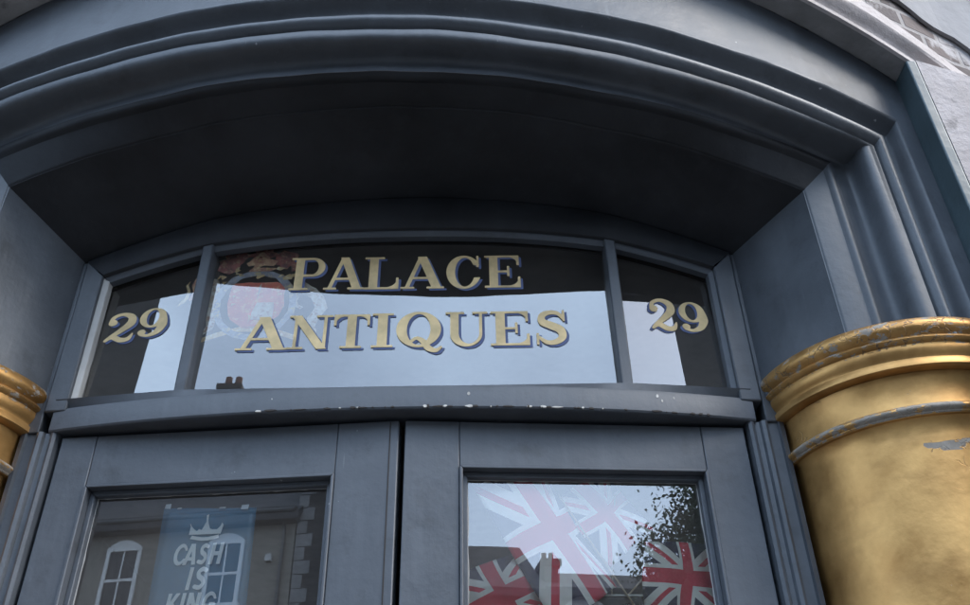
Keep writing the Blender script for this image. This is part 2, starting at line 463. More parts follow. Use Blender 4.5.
# ------------------------------------------------------------------ gold half columns standing in the jambs
def column(sd, label):
    cx, cy = sd*1.20, .05
    t = thing('gold_column', label, 'column', (cx, cy, 0), 'gilded columns flanking the doorway')
    def lathe(name, prof, seg=120):
        # object coordinates in world space: keep the object at the origin
        v = []; f = []
        for r, z in prof:
            for j in range(seg):
                a = 2*math.pi*j/seg; v.append((cx+r*math.cos(a), cy+r*math.sin(a), z))
        for i in range(len(prof)-1):
            for j in range(seg):
                f.append([i*seg+j, i*seg+(j+1) % seg, (i+1)*seg+(j+1) % seg, (i+1)*seg+j])
        f += [list(range(seg)), [(len(prof)-1)*seg+j for j in range(seg)]]
        return mesh(name, v, f, 'gold', t, True, 50)
    E = H
    def q(r0, z0, r1, z1, k, bul=0.):
        return [(r0+(r1-r0)*i/k+bul*math.sin(math.pi*i/k), z0+(z1-z0)*i/k) for i in range(k+1)]
    lathe('capital', [(.285, .985+E)]+[(.312, .986+E), (.318, .990+E), (.318, 1.002+E), (.313, 1.008+E)]+q(.313, 1.010+E, .322, 1.040+E, 6, .004)+[(.329, 1.044+E), (.332, 1.050+E), (.329, 1.056+E)]+q(.326, 1.058+E, .334, 1.094+E, 8, .008)+[(.330, 1.0995+E), (.30, 1.0998+E)])
    lathe('necking', q(.290, .905+E, .294, .9845+E, 10, -.004))
    lathe('ring', [(.27, .880+E)]+q(.296, .8792+E, .301, .884+E, 3)+q(.301, .8845+E, .302, .903+E, 8, .008)+[(.300, .9045+E), (.296, .9048+E), (.27, .9048+E)])
    lathe('shaft', q(.284, .8798+E, .286, .86+E, 4)[::-1][:0]+[(.289, .8798+E), (.281, .868+E), (.280, .84+E), (.283, .6+E), (.288, .2+E), (.290, -.3+E), (.290, .35)])
    lathe('base', [(.30, .349), (.33, .34), (.345, .30), (.33, .26), (.32, .25), (.35, .22), (.36, .17), (.36, .0)])
column(-1, 'gold painted column at the far left edge beside the poster door')
column(1, 'large gold painted column on the right beside the flag door, capital cracked')

# ------------------------------------------------------------------ fanlight (transom window)
FP = [(-.90, .011), (-.81, .0), (-.535, -.035), (.535, -.035), (.81, .0), (.90, .011)]
def fy(x):
    for (a, ya), (b, yb) in zip(FP, FP[1:]):
        if x <= b: return ya+(yb-ya)*(x-a)/(b-a)
    return FP[-1][1]
def zin(x): return 1.560-.122*(abs(x)/.81)**2.3+H
def zout(x): return -.2349*x*x+1.668+H
ZB = 1.068+H
tw = thing('transom_window', 'three-part arched transom window lettered PALACE ANTIQUES above the double doors', 'transom window', (0, 0, ZB))
# frame: face ring + inner return to the glass
xs = np.linspace(-.862, .862, 81); xi = np.linspace(-.808, .808, 81)
head = [np.array([(x, fy(x)+.051, zout(x)) for x in xs]), np.array([(x, fy(x)-.022, zout(x)) for x in xs]), np.array([(x, fy(x)-.025, zout(x)-.003) for x in xs]),
        np.array([(x+(y-x)*.5, fy(x)-.026, (zout(x)+zin(y))/2) for x, y in zip(xs, xi)]),
        np.array([(x, fy(x)-.025, zin(x)+.003) for x in xi]), np.array([(x, fy(x)-.022, zin(x)) for x in xi]), np.array([(x, fy(x)+.051, zin(x)) for x in xi])]
loft('head', head, 'paint_shaded', tw, 50)  # frame head also carries the recess shade in its colour
b = MB()
for sd in (-1, 1):
    xo, xn = sd*.862, sd*.808
    zt0, zt1 = zout(xo), zin(xn)
    P0 = [(xo, fy(xo)-.024), (xn, fy(xn)-.024), (xn, fy(xn)+.051), (xo, fy(xo)+.051)]
    zs = [zt0, zt1, zt1, zt0]
    b.hexa([(p[0], p[1], ZB-.03) for p in P0]+[(p[0], p[1], z-.0005) for p, z in zip(P0, zs)])
b.build('frame', 'paint', tw, .004)
# inner beads
b = MB()
for i in range(0):
    a0, a1 = xi[i]*.995, xi[i+1]*.995
    q0 = [(a0, fy(a0)-.006, zin(a0)-.016), (a1, fy(a1)-.006, zin(a1)-.016), (a1, fy(a1)+.02, zin(a1)-.012), (a0, fy(a0)+.02, zin(a0)-.012),
          (a0, fy(a0)-.012, zin(a0)+.002), (a1, fy(a1)-.012, zin(a1)+.002), (a1, fy(a1)+.02, zin(a1)+.002), (a0, fy(a0)+.02, zin(a0)+.002)]
    b.hexa(q0)
xb = xi*.995
loft('head_bead', [np.array([(x, fy(x)-.012, zin(x)+.002) for x in xb]), np.array([(x, fy(x)-.012, zin(x)-.004) for x in xb]), np.array([(x, fy(x)-.004, zin(x)-.015) for x in xb]), np.array([(x, fy(x)+.02, zin(x)-.012) for x in xb])], 'paint_door', tw, 50)
for sd in (-1, 1):
    b = MB()
    x0, x1 = sd*.812, sd*.794
    b.hexa([(x0, fy(x0)-.014, ZB), (x1, fy(x1)-.006, ZB), (x1, fy(x1)+.02, ZB), (x0, fy(x0)+.02, ZB),
            (x0, fy(x0)-.014, zin(x0)), (x1, fy(x1)-.006, zin(x1)), (x1, fy(x1)+.02, zin(x1)), (x0, fy(x0)+.02, zin(x0))])
    o = b.build('side_bead', 'putty' if sd < 0 else 'paint_door', tw, .002)
    if sd < 0: o['label'] = 'pale bare putty bead'
for sd in (-1, 1):
    b = MB(); x = sd*.535
    b.hexa([(x-.0145, fy(x-.017)-.020, ZB), (x+.0145, fy(x+.017)-.020, ZB), (x+.0145, fy(x)+.045, ZB), (x-.0145, fy(x)+.045, ZB),
            (x-.0145, fy(x-.017)-.020, zin(x)+.01), (x+.0145, fy(x+.017)-.020, zin(x)+.01), (x+.0145, fy(x)+.045, zin(x)+.01), (x-.0145, fy(x)+.045, zin(x)+.01)])
    b.build('mullion', 'paint_door', tw, .004)

class Plane:
    """a pane's own flat frame: u along it, z up, d into the building"""
    def __init__(s, A, B, dep, tilt=0., zref=0., twist=0.):
        A = Vector((A[0], A[1], 0)); B = Vector((B[0], B[1], 0)); s.u = (B-A).normalized(); s.L = (B-A).length
        if twist:
            mid = (A+B)/2; R = Matrix.Rotation(twist, 3, 'Z'); s.u = R @ s.u; A = mid-s.u*s.L/2
        s.n = Vector((-s.u.y, s.u.x, 0)); s.A = A+s.n*dep; s.t = math.tan(tilt); s.z = zref
    def __call__(s, u, z, d=0.): return tuple(s.A+s.u*u+s.n*(d+(z-s.z)*s.t)+Vector((0, 0, z)))

def pane(pl, poly, parent):
    n = len(poly)
    v = [pl(u, z, 0) for u, z in poly]+[pl(u, z, .004) for u, z in poly]
    me = bpy.data.meshes.new('pane')
    f = [list(range(n)), list(range(2*n-1, n-1, -1))]+[[i, (i+1) % n, n+(i+1) % n, n+i] for i in range(n)]
    me.from_pydata(v, [], f); me.update()
    bm = bmesh.new(); bm.from_mesh(me); bmesh.ops.recalc_face_normals(bm, faces=bm.faces); bm.to_mesh(me); bm.free()
    for p in me.polygons[1:]: p.material_index = 1
    o = link('pane', me, ['glass', 'glass_back'], parent)
    return o
gb = bpy.data.materials.new('glass_back'); gb.use_nodes = True; gb.node_tree.nodes.clear()
_o = gb.node_tree.nodes.new('ShaderNodeOutputMaterial'); _t = gb.node_tree.nodes.new('ShaderNodeBsdfTransparent')
_t.inputs[0].default_value = (.96, .98, .97, 1); gb.node_tree.links.new(_t.outputs[0], _o.inputs[0]); M['glass_back'] = gb

plC = Plane((-.535, -.035), (.535, -.035), .012, rad(1.6), ZB)
plL = Plane((-.81, .0), (-.535, -.035), .012, rad(2.2), ZB)
plR = Plane((.535, -.035), (.81, .0), .012, rad(2.2), ZB)
def fpoly(pl, x0, x1, k=14):
    c = abs(pl.u.x)
    us = [0+pl.L*i/k for i in range(k+1)]
    top = [(u, zin(pl.A.x+u*c)-.004) for u in us[::-1]]
    return [(0, ZB-.01), (pl.L, ZB-.01)]+top
pc = pane(plC, fpoly(plC, -.535, .535), tw); pL = pane(plL, fpoly(plL, 0, 0), tw); pR = pane(plR, fpoly(plR, 0, 0), tw)

# ------------------------------------------------------------------ lettering: implicit glyph shapes -> outlines -> filled faces
def box_(X, Y, x0, y0, x1, y1): return np.maximum(np.maximum(x0-X, X-x1), np.maximum(y0-Y, Y-y1))
def ell(X, Y, cx, cy, rx, ry): return (np.sqrt(((X-cx)/rx)**2+((Y-cy)/ry)**2)-1)*min(rx, ry)
def diag(X, Y, x0, y0, x1, y1, w):
    t = (Y-y0)/(y1-y0); c = x0+(x1-x0)*t
    return np.maximum(np.abs(X-c)-w/2, np.maximum(min(y0, y1)-Y, Y-max(y0, y1)))
def stroke(X, Y, pts, rs):
    P = np.array(pts, float); m = len(P); out = np.full(X.shape, 9.)
    T = np.linspace(0, m-1, m*10)
    def cr(t):
        i = min(int(t), m-2); s = t-i
        p0, p1, p2, p3 = P[max(i-1, 0)], P[i], P[i+1], P[min(i+2, m-1)]
        return .5*((2*p1)+(-p0+p2)*s+(2*p0-5*p1+4*p2-p3)*s*s+(-p0+3*p1-3*p2+p3)*s**3)
    for t in T:
        x, y = cr(t); r = np.interp(t, range(m), rs)
        out = np.minimum(out, np.hypot(X-x, Y-y)-r)
    return out
def U(*a):
    o = a[0]
    for b in a[1:]: o = np.minimum(o, b)
    return o
def cut(a, b): return np.maximum(a, -b)
SF = .075
def glyph(ch, X, Y):
    bx = lambda *q: box_(X, Y, *q)
    if ch == 'P':
        o = U(bx(.30, .40, .56, 1), ell(X, Y, .56, .70, .33, .30)); i = U(bx(.30, .49, .55, .915), ell(X, Y, .55, .7025, .15, .2125))
        return U(bx(.12, 0, .35, 1), bx(0, 0, .50, SF), bx(0, 1-SF, .4, 1), cut(o, i)), .90
    if ch == 'A':
        o = U(diag(X, Y, .15, 0, .50, 1, .12), diag(X, Y, .90, 0, .52, 1, .25), bx(.24, .29, .76, .37), bx(0, 0, .36, SF), bx(.64, 0, 1.08, SF))
        return o, 1.08
    if ch == 'L': return U(bx(.12, 0, .35, 1), bx(0, 1-SF, .5, 1), bx(0, 0, .86, SF), bx(.78, 0, .86, .36), cut(bx(.6, 0, .86, .3), ell(X, Y, .58, .32, .22, .235))), .88
    if ch == 'C':
        o = cut(ell(X, Y, .47, .5, .47, .515), ell(X, Y, .50, .5, .25, .425)); o = cut(o, bx(.66, .34, 1.2, .70))
        return U(o, bx(.80, .64, .88, 1), cut(bx(.7, .64, .88, .8), ell(X, Y, .66, .62, .16, .16))), .94
    if ch == 'E':
        return U(bx(.12, 0, .35, 1), bx(0, 0, .9, SF), bx(0, 1-SF, .88, 1), bx(.3, .46, .6, .46+SF), bx(.56, .34, .635, .67), bx(.80, .68, .88, 1), bx(.82, 0, .90, .34),
                 cut(bx(.66, .05, .9, .28), ell(X, Y, .64, .30, .2, .215)), cut(bx(.66, .75, .88, .95), ell(X, Y, .64, .70, .18, .215))), .92
    if ch == 'N':
        return U(bx(.13, 0, .22, 1), bx(.80, 0, .89, 1), diag(X, Y, .80, 0, .16, 1, .25), bx(0, 0, .38, SF), bx(0, 1-SF, .28, 1), bx(.62, 1-SF, 1.02, 1)), 1.02
    if ch == 'T':
        return U(bx(.33, 0, .57, 1), bx(.18, 0, .72, SF), bx(0, 1-SF, .9, 1), bx(0, .66, .08, 1), bx(.82, .66, .9, 1),
                 cut(bx(.0, .75, .24, .95), ell(X, Y, .24, .70, .18, .215)), cut(bx(.66, .75, .9, .95), ell(X, Y, .66, .70, .18, .215))), .90
    if ch == 'I': return U(bx(.13, 0, .37, 1), bx(0, 0, .5, SF), bx(0, 1-SF, .5, 1)), .50
    if ch == 'Q':
        o = cut(ell(X, Y, .5, .5, .5, .515), ell(X, Y, .5, .5, .25, .425))
        tl = stroke(X, Y, [(.34, .16), (.46, .25), (.60, .16), (.72, -.03), (.88, -.10), (1.0, .0)], [.045, .05, .075, .085, .06, .03])
        return U(o, tl), 1.02
    if ch == 'U':
        o = cut(U(ell(X, Y, .5, .36, .39, .375), bx(.11, .36, .89, 1)), U(ell(X, Y, .565, .38, .235, .295), bx(.33, .38, .80, 1.2)))
        return U(o, bx(0, 1-SF, .46, 1), bx(.64, 1-SF, 1.02, 1)), 1.02
    if ch == 'S':
        o = stroke(X, Y, [(.70, .76), (.58, .90), (.38, .93), (.20, .84), (.20, .66), (.42, .54), (.62, .42), (.66, .22), (.50, .08), (.28, .07), (.10, .22)],
                   [.05, .06, .07, .09, .105, .115, .115, .10, .08, .065, .045])
        return U(o, bx(.68, .66, .755, 1), bx(.03, 0, .105, .34)), .78
    if ch == '2':
        o = stroke(X, Y, [(.10, .66), (.14, .86), (.36, .95), (.58, .84), (.60, .62), (.40, .38), (.16, .16), (.08, .05)], [.07, .06, .06, .10, .12, .09, .06, .045])
        w = stroke(X, Y, [(.06, .05), (.22, .17), (.44, .05), (.62, .07), (.70, .24)], [.04, .085, .085, .075, .03])
        return U(o, w, ell(X, Y, .15, .67, .12, .115)), .74
    if ch == '9':
        o = cut(ell(X, Y, .34, .66, .33, .35), ell(X, Y, .33, .67, .14, .26))
        tl = stroke(X, Y, [(.60, .66), (.60, .40), (.50, .16), (.30, .05), (.12, .10)], [.08, .12, .09, .055, .05])
        return U(o, tl, ell(X, Y, .14, .17, .105, .105)), .70
    raise KeyError(ch)

def contours(F, xs, ys):
    """marching squares: closed outlines of F < 0"""
    seg = {}
    ny, nx = F.shape
    def cross(i0, j0, i1, j1):
        a, b = F[i0, j0], F[i1, j1]; t = a/(a-b)
        return (xs[j0]+(xs[j1]-xs[j0])*t, ys[i0]+(ys[i1]-ys[i0])*t)
    pts = {}
    ins = F < 0
    for i in range(ny-1):
        for j in range(nx-1):
            c = (ins[i, j], ins[i, j+1], ins[i+1, j+1], ins[i+1, j])
            s = sum(c)
            if s in (0, 4): continue
            ed = [('h', i, j), ('v', i, j+1), ('h', i+1, j), ('v', i, j)]
            pr = [((i, j), (i, j+1)), ((i, j+1), (i+1, j+1)), ((i+1, j+1), (i+1, j)), ((i+1, j), (i, j))]
            hit = []
            for k in range(4):
                if c[k] != c[(k+1) % 4]:
                    pts[ed[k]] = cross(*pr[k][0], *pr[k][1]); hit.append((k, c[k]))
            # oriented: from an edge going in->out to an edge going out->in
            a = [k for k, inn in hit if inn]; b = [k for k, inn in hit if not inn]
            if len(a) == 1: seg[ed[a[0]]] = ed[b[0]]
            else:
                for k in a: seg[ed[k]] = ed[(k+1) % 4] if c[0] else ed[(k+1) % 4]
    loops = []
    while seg:
        st = next(iter(seg)); cur = st; lp = []
        while cur in seg:
            lp.append(pts[cur]); cur = seg.pop(cur)
        if len(lp) > 5:
            # drop nearly collinear points
            q = []
            m = len(lp)
            for k in range(m):
                p0 = q[-1] if q else lp[k-1]; p1 = lp[k]; p2 = lp[(k+1) % m]
                ar = abs((p1[0]-p0[0])*(p2[1]-p0[1])-(p1[1]-p0[1])*(p2[0]-p0[0]))
                if ar > 2e-5 or k % 24 == 0: q.append(p1)
            loops.append(q)
    return loops

def outline_mesh(loops, thick):
    cu = bpy.data.curves.new('outline', 'CURVE'); cu.dimensions = '2D'; cu.fill_mode = 'BOTH'; cu.extrude = thick/2
    for lp in loops:
        sp = cu.splines.new('POLY'); sp.points.add(len(lp)-1); sp.use_cyclic_u = True
        for p, (x, y) in zip(sp.points, lp): p.co = (x, y, 0, 1)
    o = bpy.data.objects.new('outline', cu); COL.objects.link(o)
    dg = bpy.context.evaluated_depsgraph_get(); dg.update()
    me = bpy.data.meshes.new_from_object(o.evaluated_get(dg), depsgraph=dg)
    bpy.data.objects.remove(o); bpy.data.curves.remove(cu)
    return me
_cache = {}
def glyph_loops(ch):
    if ch not in _cache:
        xs = np.linspace(-.1, 1.25, 150); ys = np.linspace(-.2, 1.1, 145)
        X, Y = np.meshgrid(xs, ys); F, w = glyph(ch, X, Y); F = F+.009
        F = np.where(np.abs(F) < 1e-6, 1e-6, F)
        _cache[ch] = (contours(F, xs, ys), w)
    return _cache[ch]

def word(name, pl, items, mat, parent, d, thick=.0012, du=0., dz=0.):
    """items: (char, u0, u1, z0, z1[, shear])"""
    V = []; Fc = []
    for it in items:
        ch, u0, u1, z0, z1 = it[:5]; sh = it[5] if len(it) > 5 else 0
        lo, w = glyph_loops(ch)
        lps = [[(u0+(u1-u0)*(x/w)+sh*(x/w), y) for x, y in lp] for lp in lo]
        lps = [[(u, z0+(z1-z0)*y) for u, y in lp] for lp in lps]
        me = outline_mesh(lps, thick)
        n = len(V)
        V += [pl(v.co.x+du, v.co.y+dz, d-v.co.z) for v in me.vertices]
        Fc += [[i+n for i in p.vertices] for p in me.polygons]
        bpy.data.meshes.remove(me)
    me = bpy.data.meshes.new(name); me.from_pydata(V, [], Fc); me.update()
    bm = bmesh.new(); bm.from_mesh(me); bmesh.ops.remove_doubles(bm, verts=bm.verts, dist=1e-6); bmesh.ops.recalc_face_normals(bm, faces=bm.faces); bm.to_mesh(me); bm.free()
    return link(name, me, mat, parent)
E_ = H
PAL = [('P', .218, .312, 1.387+E_, 1.497+E_), ('A', .309, .416, 1.387+E_, 1.497+E_), ('L', .414, .510, 1.386+E_, 1.496+E_), ('A', .511, .628, 1.386+E_, 1.496+E_), ('C', .632, .726, 1.385+E_, 1.496+E_), ('E', .733, .832, 1.386+E_, 1.496+E_)]
ANT = [('A', .105, .238, 1.200+E_, 1.303+E_), ('N', .233, .346, 1.201+E_, 1.306+E_), ('T', .347, .440, 1.202+E_, 1.307+E_), ('I', .444, .500, 1.203+E_, 1.309+E_), ('Q', .506, .624, 1.203+E_, 1.311+E_), ('U', .631, .740, 1.203+E_, 1.310+E_), ('E', .745, .848, 1.203+E_, 1.310+E_), ('S', .858, .940, 1.204+E_, 1.311+E_)]
word('lettering', plC, PAL+ANT, 'goldleaf', pc, -.003)
word('lettering_shade', plC, PAL+ANT, 'lettershade', pc, -.0014, du=.0065, dz=-.0055)
NL = [('2', .026, .107, 1.251+E_, 1.342+E_), ('9', .112, .190, 1.258+E_, 1.349+E_)]
NR = [('2', .090, .164, 1.256+E_, 1.356+E_), ('9', .170, .246, 1.254+E_, 1.350+E_)]
word('numeral', plL, NL, 'goldleaf', pL, -.003); word('numeral_shade', plL, NL, 'lettershade', pL, -.0014, du=.006, dz=-.005)
word('numeral', plR, NR, 'goldleaf', pR, -.003); word('numeral_shade', plR, NR, 'lettershade', pR, -.0014, du=-.006, dz=-.005)

# painted coat of arms on the inside of the middle pane
def sdf_part(name, mat, fn, d, x0, x1, z0, z1, res=130, pl=plC, parent=pc):
    xs = np.linspace(x0, x1, res); ys = np.linspace(z0, z1, res)
    X, Y = np.meshgrid(xs, ys); F = fn(X, Y); F[0, :] = F[-1, :] = 1; F[:, 0] = F[:, -1] = 1
    F = np.where(np.abs(F) < 1e-7, 1e-7, F)
    me = outline_mesh(contours(F*1, xs, ys), .0006)
    V = [pl(v.co.x, v.co.y+E_, d-v.co.z) for v in me.vertices]; Fc = [list(p.vertices) for p in me.polygons]
    bpy.data.meshes.remove(me)
    m2 = bpy.data.meshes.new(name); m2.from_pydata(V, [], Fc); m2.update()
    return link(name, m2, mat, parent)
def wob(X, Y, a=.006, f=70): return a*(np.sin(X*f+1.3*np.sin(Y*f*.8))+np.sin(Y*f*1.3+np.cos(X*f*.6)))*.5
CX = .135
B0 = .010
def mantle(X, Y): return U(ell(X, Y, CX-.080, 1.488, .030, .036), ell(X, Y, CX-.056, 1.508, .016, .018), ell(X, Y, CX-.098, 1.470, .014, .016), ell(X, Y, CX, 1.522, .028, .022), ell(X, Y, CX-.014, 1.540, .012, .012), ell(X, Y, CX+.016, 1.538, .013, .012), ell(X, Y, CX+.066, 1.503, .028, .034), ell(X, Y, CX+.096, 1.484, .020, .022), ell(X, Y, CX+.045, 1.488, .012, .016))+wob(X, Y, .008, 190)
sdf_part('crest_mantling', 'crest_dark', mantle, B0, 0.005, .36, 1.42, 1.57)
def crown(X, Y): return U(box_(X, Y, CX-.030, 1.458, CX+.032, 1.474), ell(X, Y, CX, 1.494, .030, .018), ell(X, Y, CX, 1.520, .010, .010), ell(X, Y, CX-.03, 1.485, .008, .014), ell(X, Y, CX+.032, 1.485, .008, .014))+wob(X, Y, .005, 200)
sdf_part('crest_crown', 'crest_brown', crown, B0-.0015, 0.005, .36, 1.42, 1.57)
def helm(X, Y): return U(ell(X, Y, CX, 1.448, .012, .012), ell(X, Y, CX-.06, 1.462, .010, .006), ell(X, Y, CX-.048, 1.448, .008, .007), ell(X, Y, CX+.05, 1.468, .012, .005), ell(X, Y, CX-.095, 1.438, .009, .009), ell(X, Y, CX+.082, 1.442, .014, .006))+wob(X, Y, .004, 160)
sdf_part('crest_ornament', 'crest_gold', helm, B0-.003, 0.005, .36, 1.40, 1.57)
def shield(X, Y): return np.maximum(U(ell(X, Y, CX, 1.36, .075, .085), box_(X, Y, CX-.072, 1.36, CX+.072, 1.42)), Y-1.425)+wob(X, Y, .003, 150)
sdf_part('crest_shield', 'crest_red', shield, B0-.0015, 0.005, .36, 1.25, 1.45)
def garter(X, Y): return np.maximum(np.abs(ell(X, Y, CX, 1.352, .098, .104))-.009, Y-1.46)+wob(X, Y, .003, 150)
sdf_part('crest_garter', 'crest_blue', garter, B0-.003, 0.005, .36, 1.22, 1.47)
def quarter(X, Y): return np.maximum(U(box_(X, Y, CX-.005, 1.30, CX+.05, 1.355), box_(X, Y, CX+.004, 1.365, CX+.010, 1.42)), -shield(X, Y)*0-1)
sdf_part('crest_quarter', 'crest_pale', quarter, B0-.0045, 0.005, .36, 1.25, 1.45)
def beasts(X, Y):
    lion = stroke(X, Y, [(CX-.118, 1.425), (CX-.112, 1.39), (CX-.12, 1.35), (CX-.106, 1.30), (CX-.118, 1.265)], [.014, .012, .014, .012, .007])
    uni = stroke(X, Y, [(CX+.105, 1.43), (CX+.118, 1.405), (CX+.15, 1.385), (CX+.172, 1.34), (CX+.15, 1.30), (CX+.16, 1.26)], [.008, .016, .014, .017, .012, .008])
    leg = stroke(X, Y, [(CX+.118, 1.40), (CX+.10, 1.36), (CX+.118, 1.34)], [.008, .006, .005])
    return U(lion, uni, leg)+wob(X, Y, .003, 140)
sdf_part('crest_supporters', 'crest_pale', beasts, B0, 0.005, .36, 1.22, 1.47)
def motto(X, Y): return np.abs(Y-(1.245+.03*np.cos((X-CX)*14)))-.008+np.maximum(np.abs(X-CX)-.12, 0)
def sprinkle(X, Y):
    r = random.Random(11); o = 9.+0*X
    for _ in range(46):
        a = r.uniform(0, 6.28); q = r.uniform(.055, .125)
        o = np.minimum(o, ell(X, Y, CX+math.cos(a)*q, 1.40+math.sin(a)*q*.85, r.uniform(.003, .008), r.uniform(.003, .007)))
    return o+wob(X, Y, .002, 200)
sdf_part('crest_leafwork', 'crest_gold', sprinkle, B0-.0036, 0.005, .30, 1.27, 1.55, 190)
sdf_part('crest_motto', 'crest_gold', motto, B0-.0015, 0.005, .36, 1.19, 1.30)
sdf_part('crest_tail', 'crest_gold', lambda X, Y: stroke(X, Y, [(.222, 1.438), (.215, 1.425), (.224, 1.405), (.222, 1.385), (.208, 1.365), (.20, 1.362)], [.003, .0035, .004, .005, .005, .003]), B0, .15, .26, 1.33, 1.46, 110, plL, pL)
sdf_part('crest_flourish', 'crest_brown', lambda X, Y: U(ell(X, Y, .243, 1.425, .014, .022), ell(X, Y, .240, 1.39, .010, .018))+wob(X, Y, .005, 150), B0-.001, .19, .275, 1.33, 1.46, 90, plL, pL)

# ------------------------------------------------------------------ transom bar, bowed, with chipped lower edge
def barf(x): return -.106+.088*(abs(x)/.83)**2.2
b = MB(); xs = np.linspace(-.838, .838, 60)
def ring(x):
    y = barf(x)
    return [(x, fy(x)+.04, 1.069+E_), (x, fy(x)-.026, 1.069+E_), (x, y+.012, 1.050+E_), (x, y+.004, 1.046+E_), (x, y, 1.036+E_), (x, y, .990+E_), (x, y+.003, .986+E_), (x, y+.010, .985+E_), (x, y+.016, .989+E_), (x, fy(x)+.04, .989+E_)]
R0 = [ring(x) for x in xs]; k = len(R0[0]); v = [p for r in R0 for p in r]; f = []
for i in range(len(xs)-1):
    for j in range(k): f.append([i*k+j, i*k+(j+1) % k, (i+1)*k+(j+1) % k, (i+1)*k+j])
f += [list(range(k)), [(len(xs)-1)*k+j for j in range(k)]]
bar = mesh('transom_bar', v, f, 'paint_door', tw, True, 30)
b = MB()
rc = random.Random(3)
EXTRA = [(rc.uniform(-.35, .75), rc.choice([.004, .006, .010, .016, .03]), rc.uniform(.002, .005), rc.choice([0, 1, 1, 1])) for _ in range(30)]
for x, w, h, dark in EXTRA+[(.055, .010, .006, 0), (.062, .006, .008, 1), (.10, .012, .005, 0), (.155, .02, .005, 0), (.17, .012, .005, 1), (.292, .008, .006, 1), (.298, .006, .004, 0), (.327, .014, .006, 0), (.34, .008, .005, 1), (-.17, .018, .004, 1), (-.14, .008, .003, 0), (-.10, .006, .003, 0), (.40, .006, .003, 1), (.52, .008, .003, 1), (.70, .014, .006, 1), (-.02, .01, .003, 1), (.22, .008, .003, 1)]:
    pts = []
    for i in range(9):
        a = 2*math.pi*i/9; r = random.uniform(.55, 1.1)
        pts.append((x+math.cos(a)*w*r*.5, max(.9862, .9885+math.sin(a)*h*r*.7+h*.25)+E_))
    b.prism(pts, lambda u, z, d: (u, barf(u)+d, z), -.0015, .004, dark)
for x, z, r in [(.155, 1.022, .0045), (-.30, 1.02, .002), (.60, 1.03, .004), (.61, 1.018, .003), (.64, 1.028, .003)]:
    b.prism([(x+math.cos(q)*r*.8, z+E_+math.sin(q)*r*random.uniform(.8, 1.4)) for q in [i*math.pi/4 for i in range(8)]], lambda u, zz, d: (u, barf(u)+d, zz), -.0008, .003, 0)
b.prism([(.0, 1.052+E_), (.012, 1.056+E_), (.016, 1.072+E_), (.010, 1.064+E_)], lambda u, z, d: (u, -.055+d, z), 0, .004, 0)
b.build('paint_chips', ['chip', 'chip_dark'], bar)['label'] = 'white and black chips along the lower edge'

# ------------------------------------------------------------------ door frame posts
for sd in (-1, 1):
    prof = [(.905, .03), (.905, -.006), (.893, -.010), (.890, -.002), (.868, -.002), (.865, -.012), (.858, -.017), (.850, -.014), (.846, -.006), (.836, -.004), (.832, -.012), (.826, -.015), (.819, -.011), (.8165, .0), (.8165, .09), (.905, .09)]
    v = [(sd*x, y, z) for z in (0, .987+E_) for x, y in prof]; n = len(prof)
    f = [[i, (i+1) % n, n+(i+1) % n, n+i] for i in range(n)]+[list(range(n)), list(range(n, 2*n))]
    o = mesh('door_post', v, f, 'paint', None, True, 30)
    tag(o, 'beaded blue-grey door post against the %s gold column' % ('right-hand' if sd > 0 else 'left-hand'), 'door post', 'posts of the door frame')
    # upper part beside the transom, butting the post and the frame
    b = MB(); x0, x1 = sd*.8635, sd*.905
    b.hexa([(x0, -.012, .9872+E_), (x1, -.006, .9872+E_), (x1, .09, .9872+E_), (x0, .09, .9872+E_), (x0, -.012, zout(.8635)), (x1, -.006, zout(.905)), (x1, .09, zout(.905)), (x0, .09, zout(.8635))])
    tag(b.build('side_post', 'paint', None, .003), 'short blue-grey post closing the %s end of the transom window' % ('right' if sd > 0 else 'left'), 'door post')

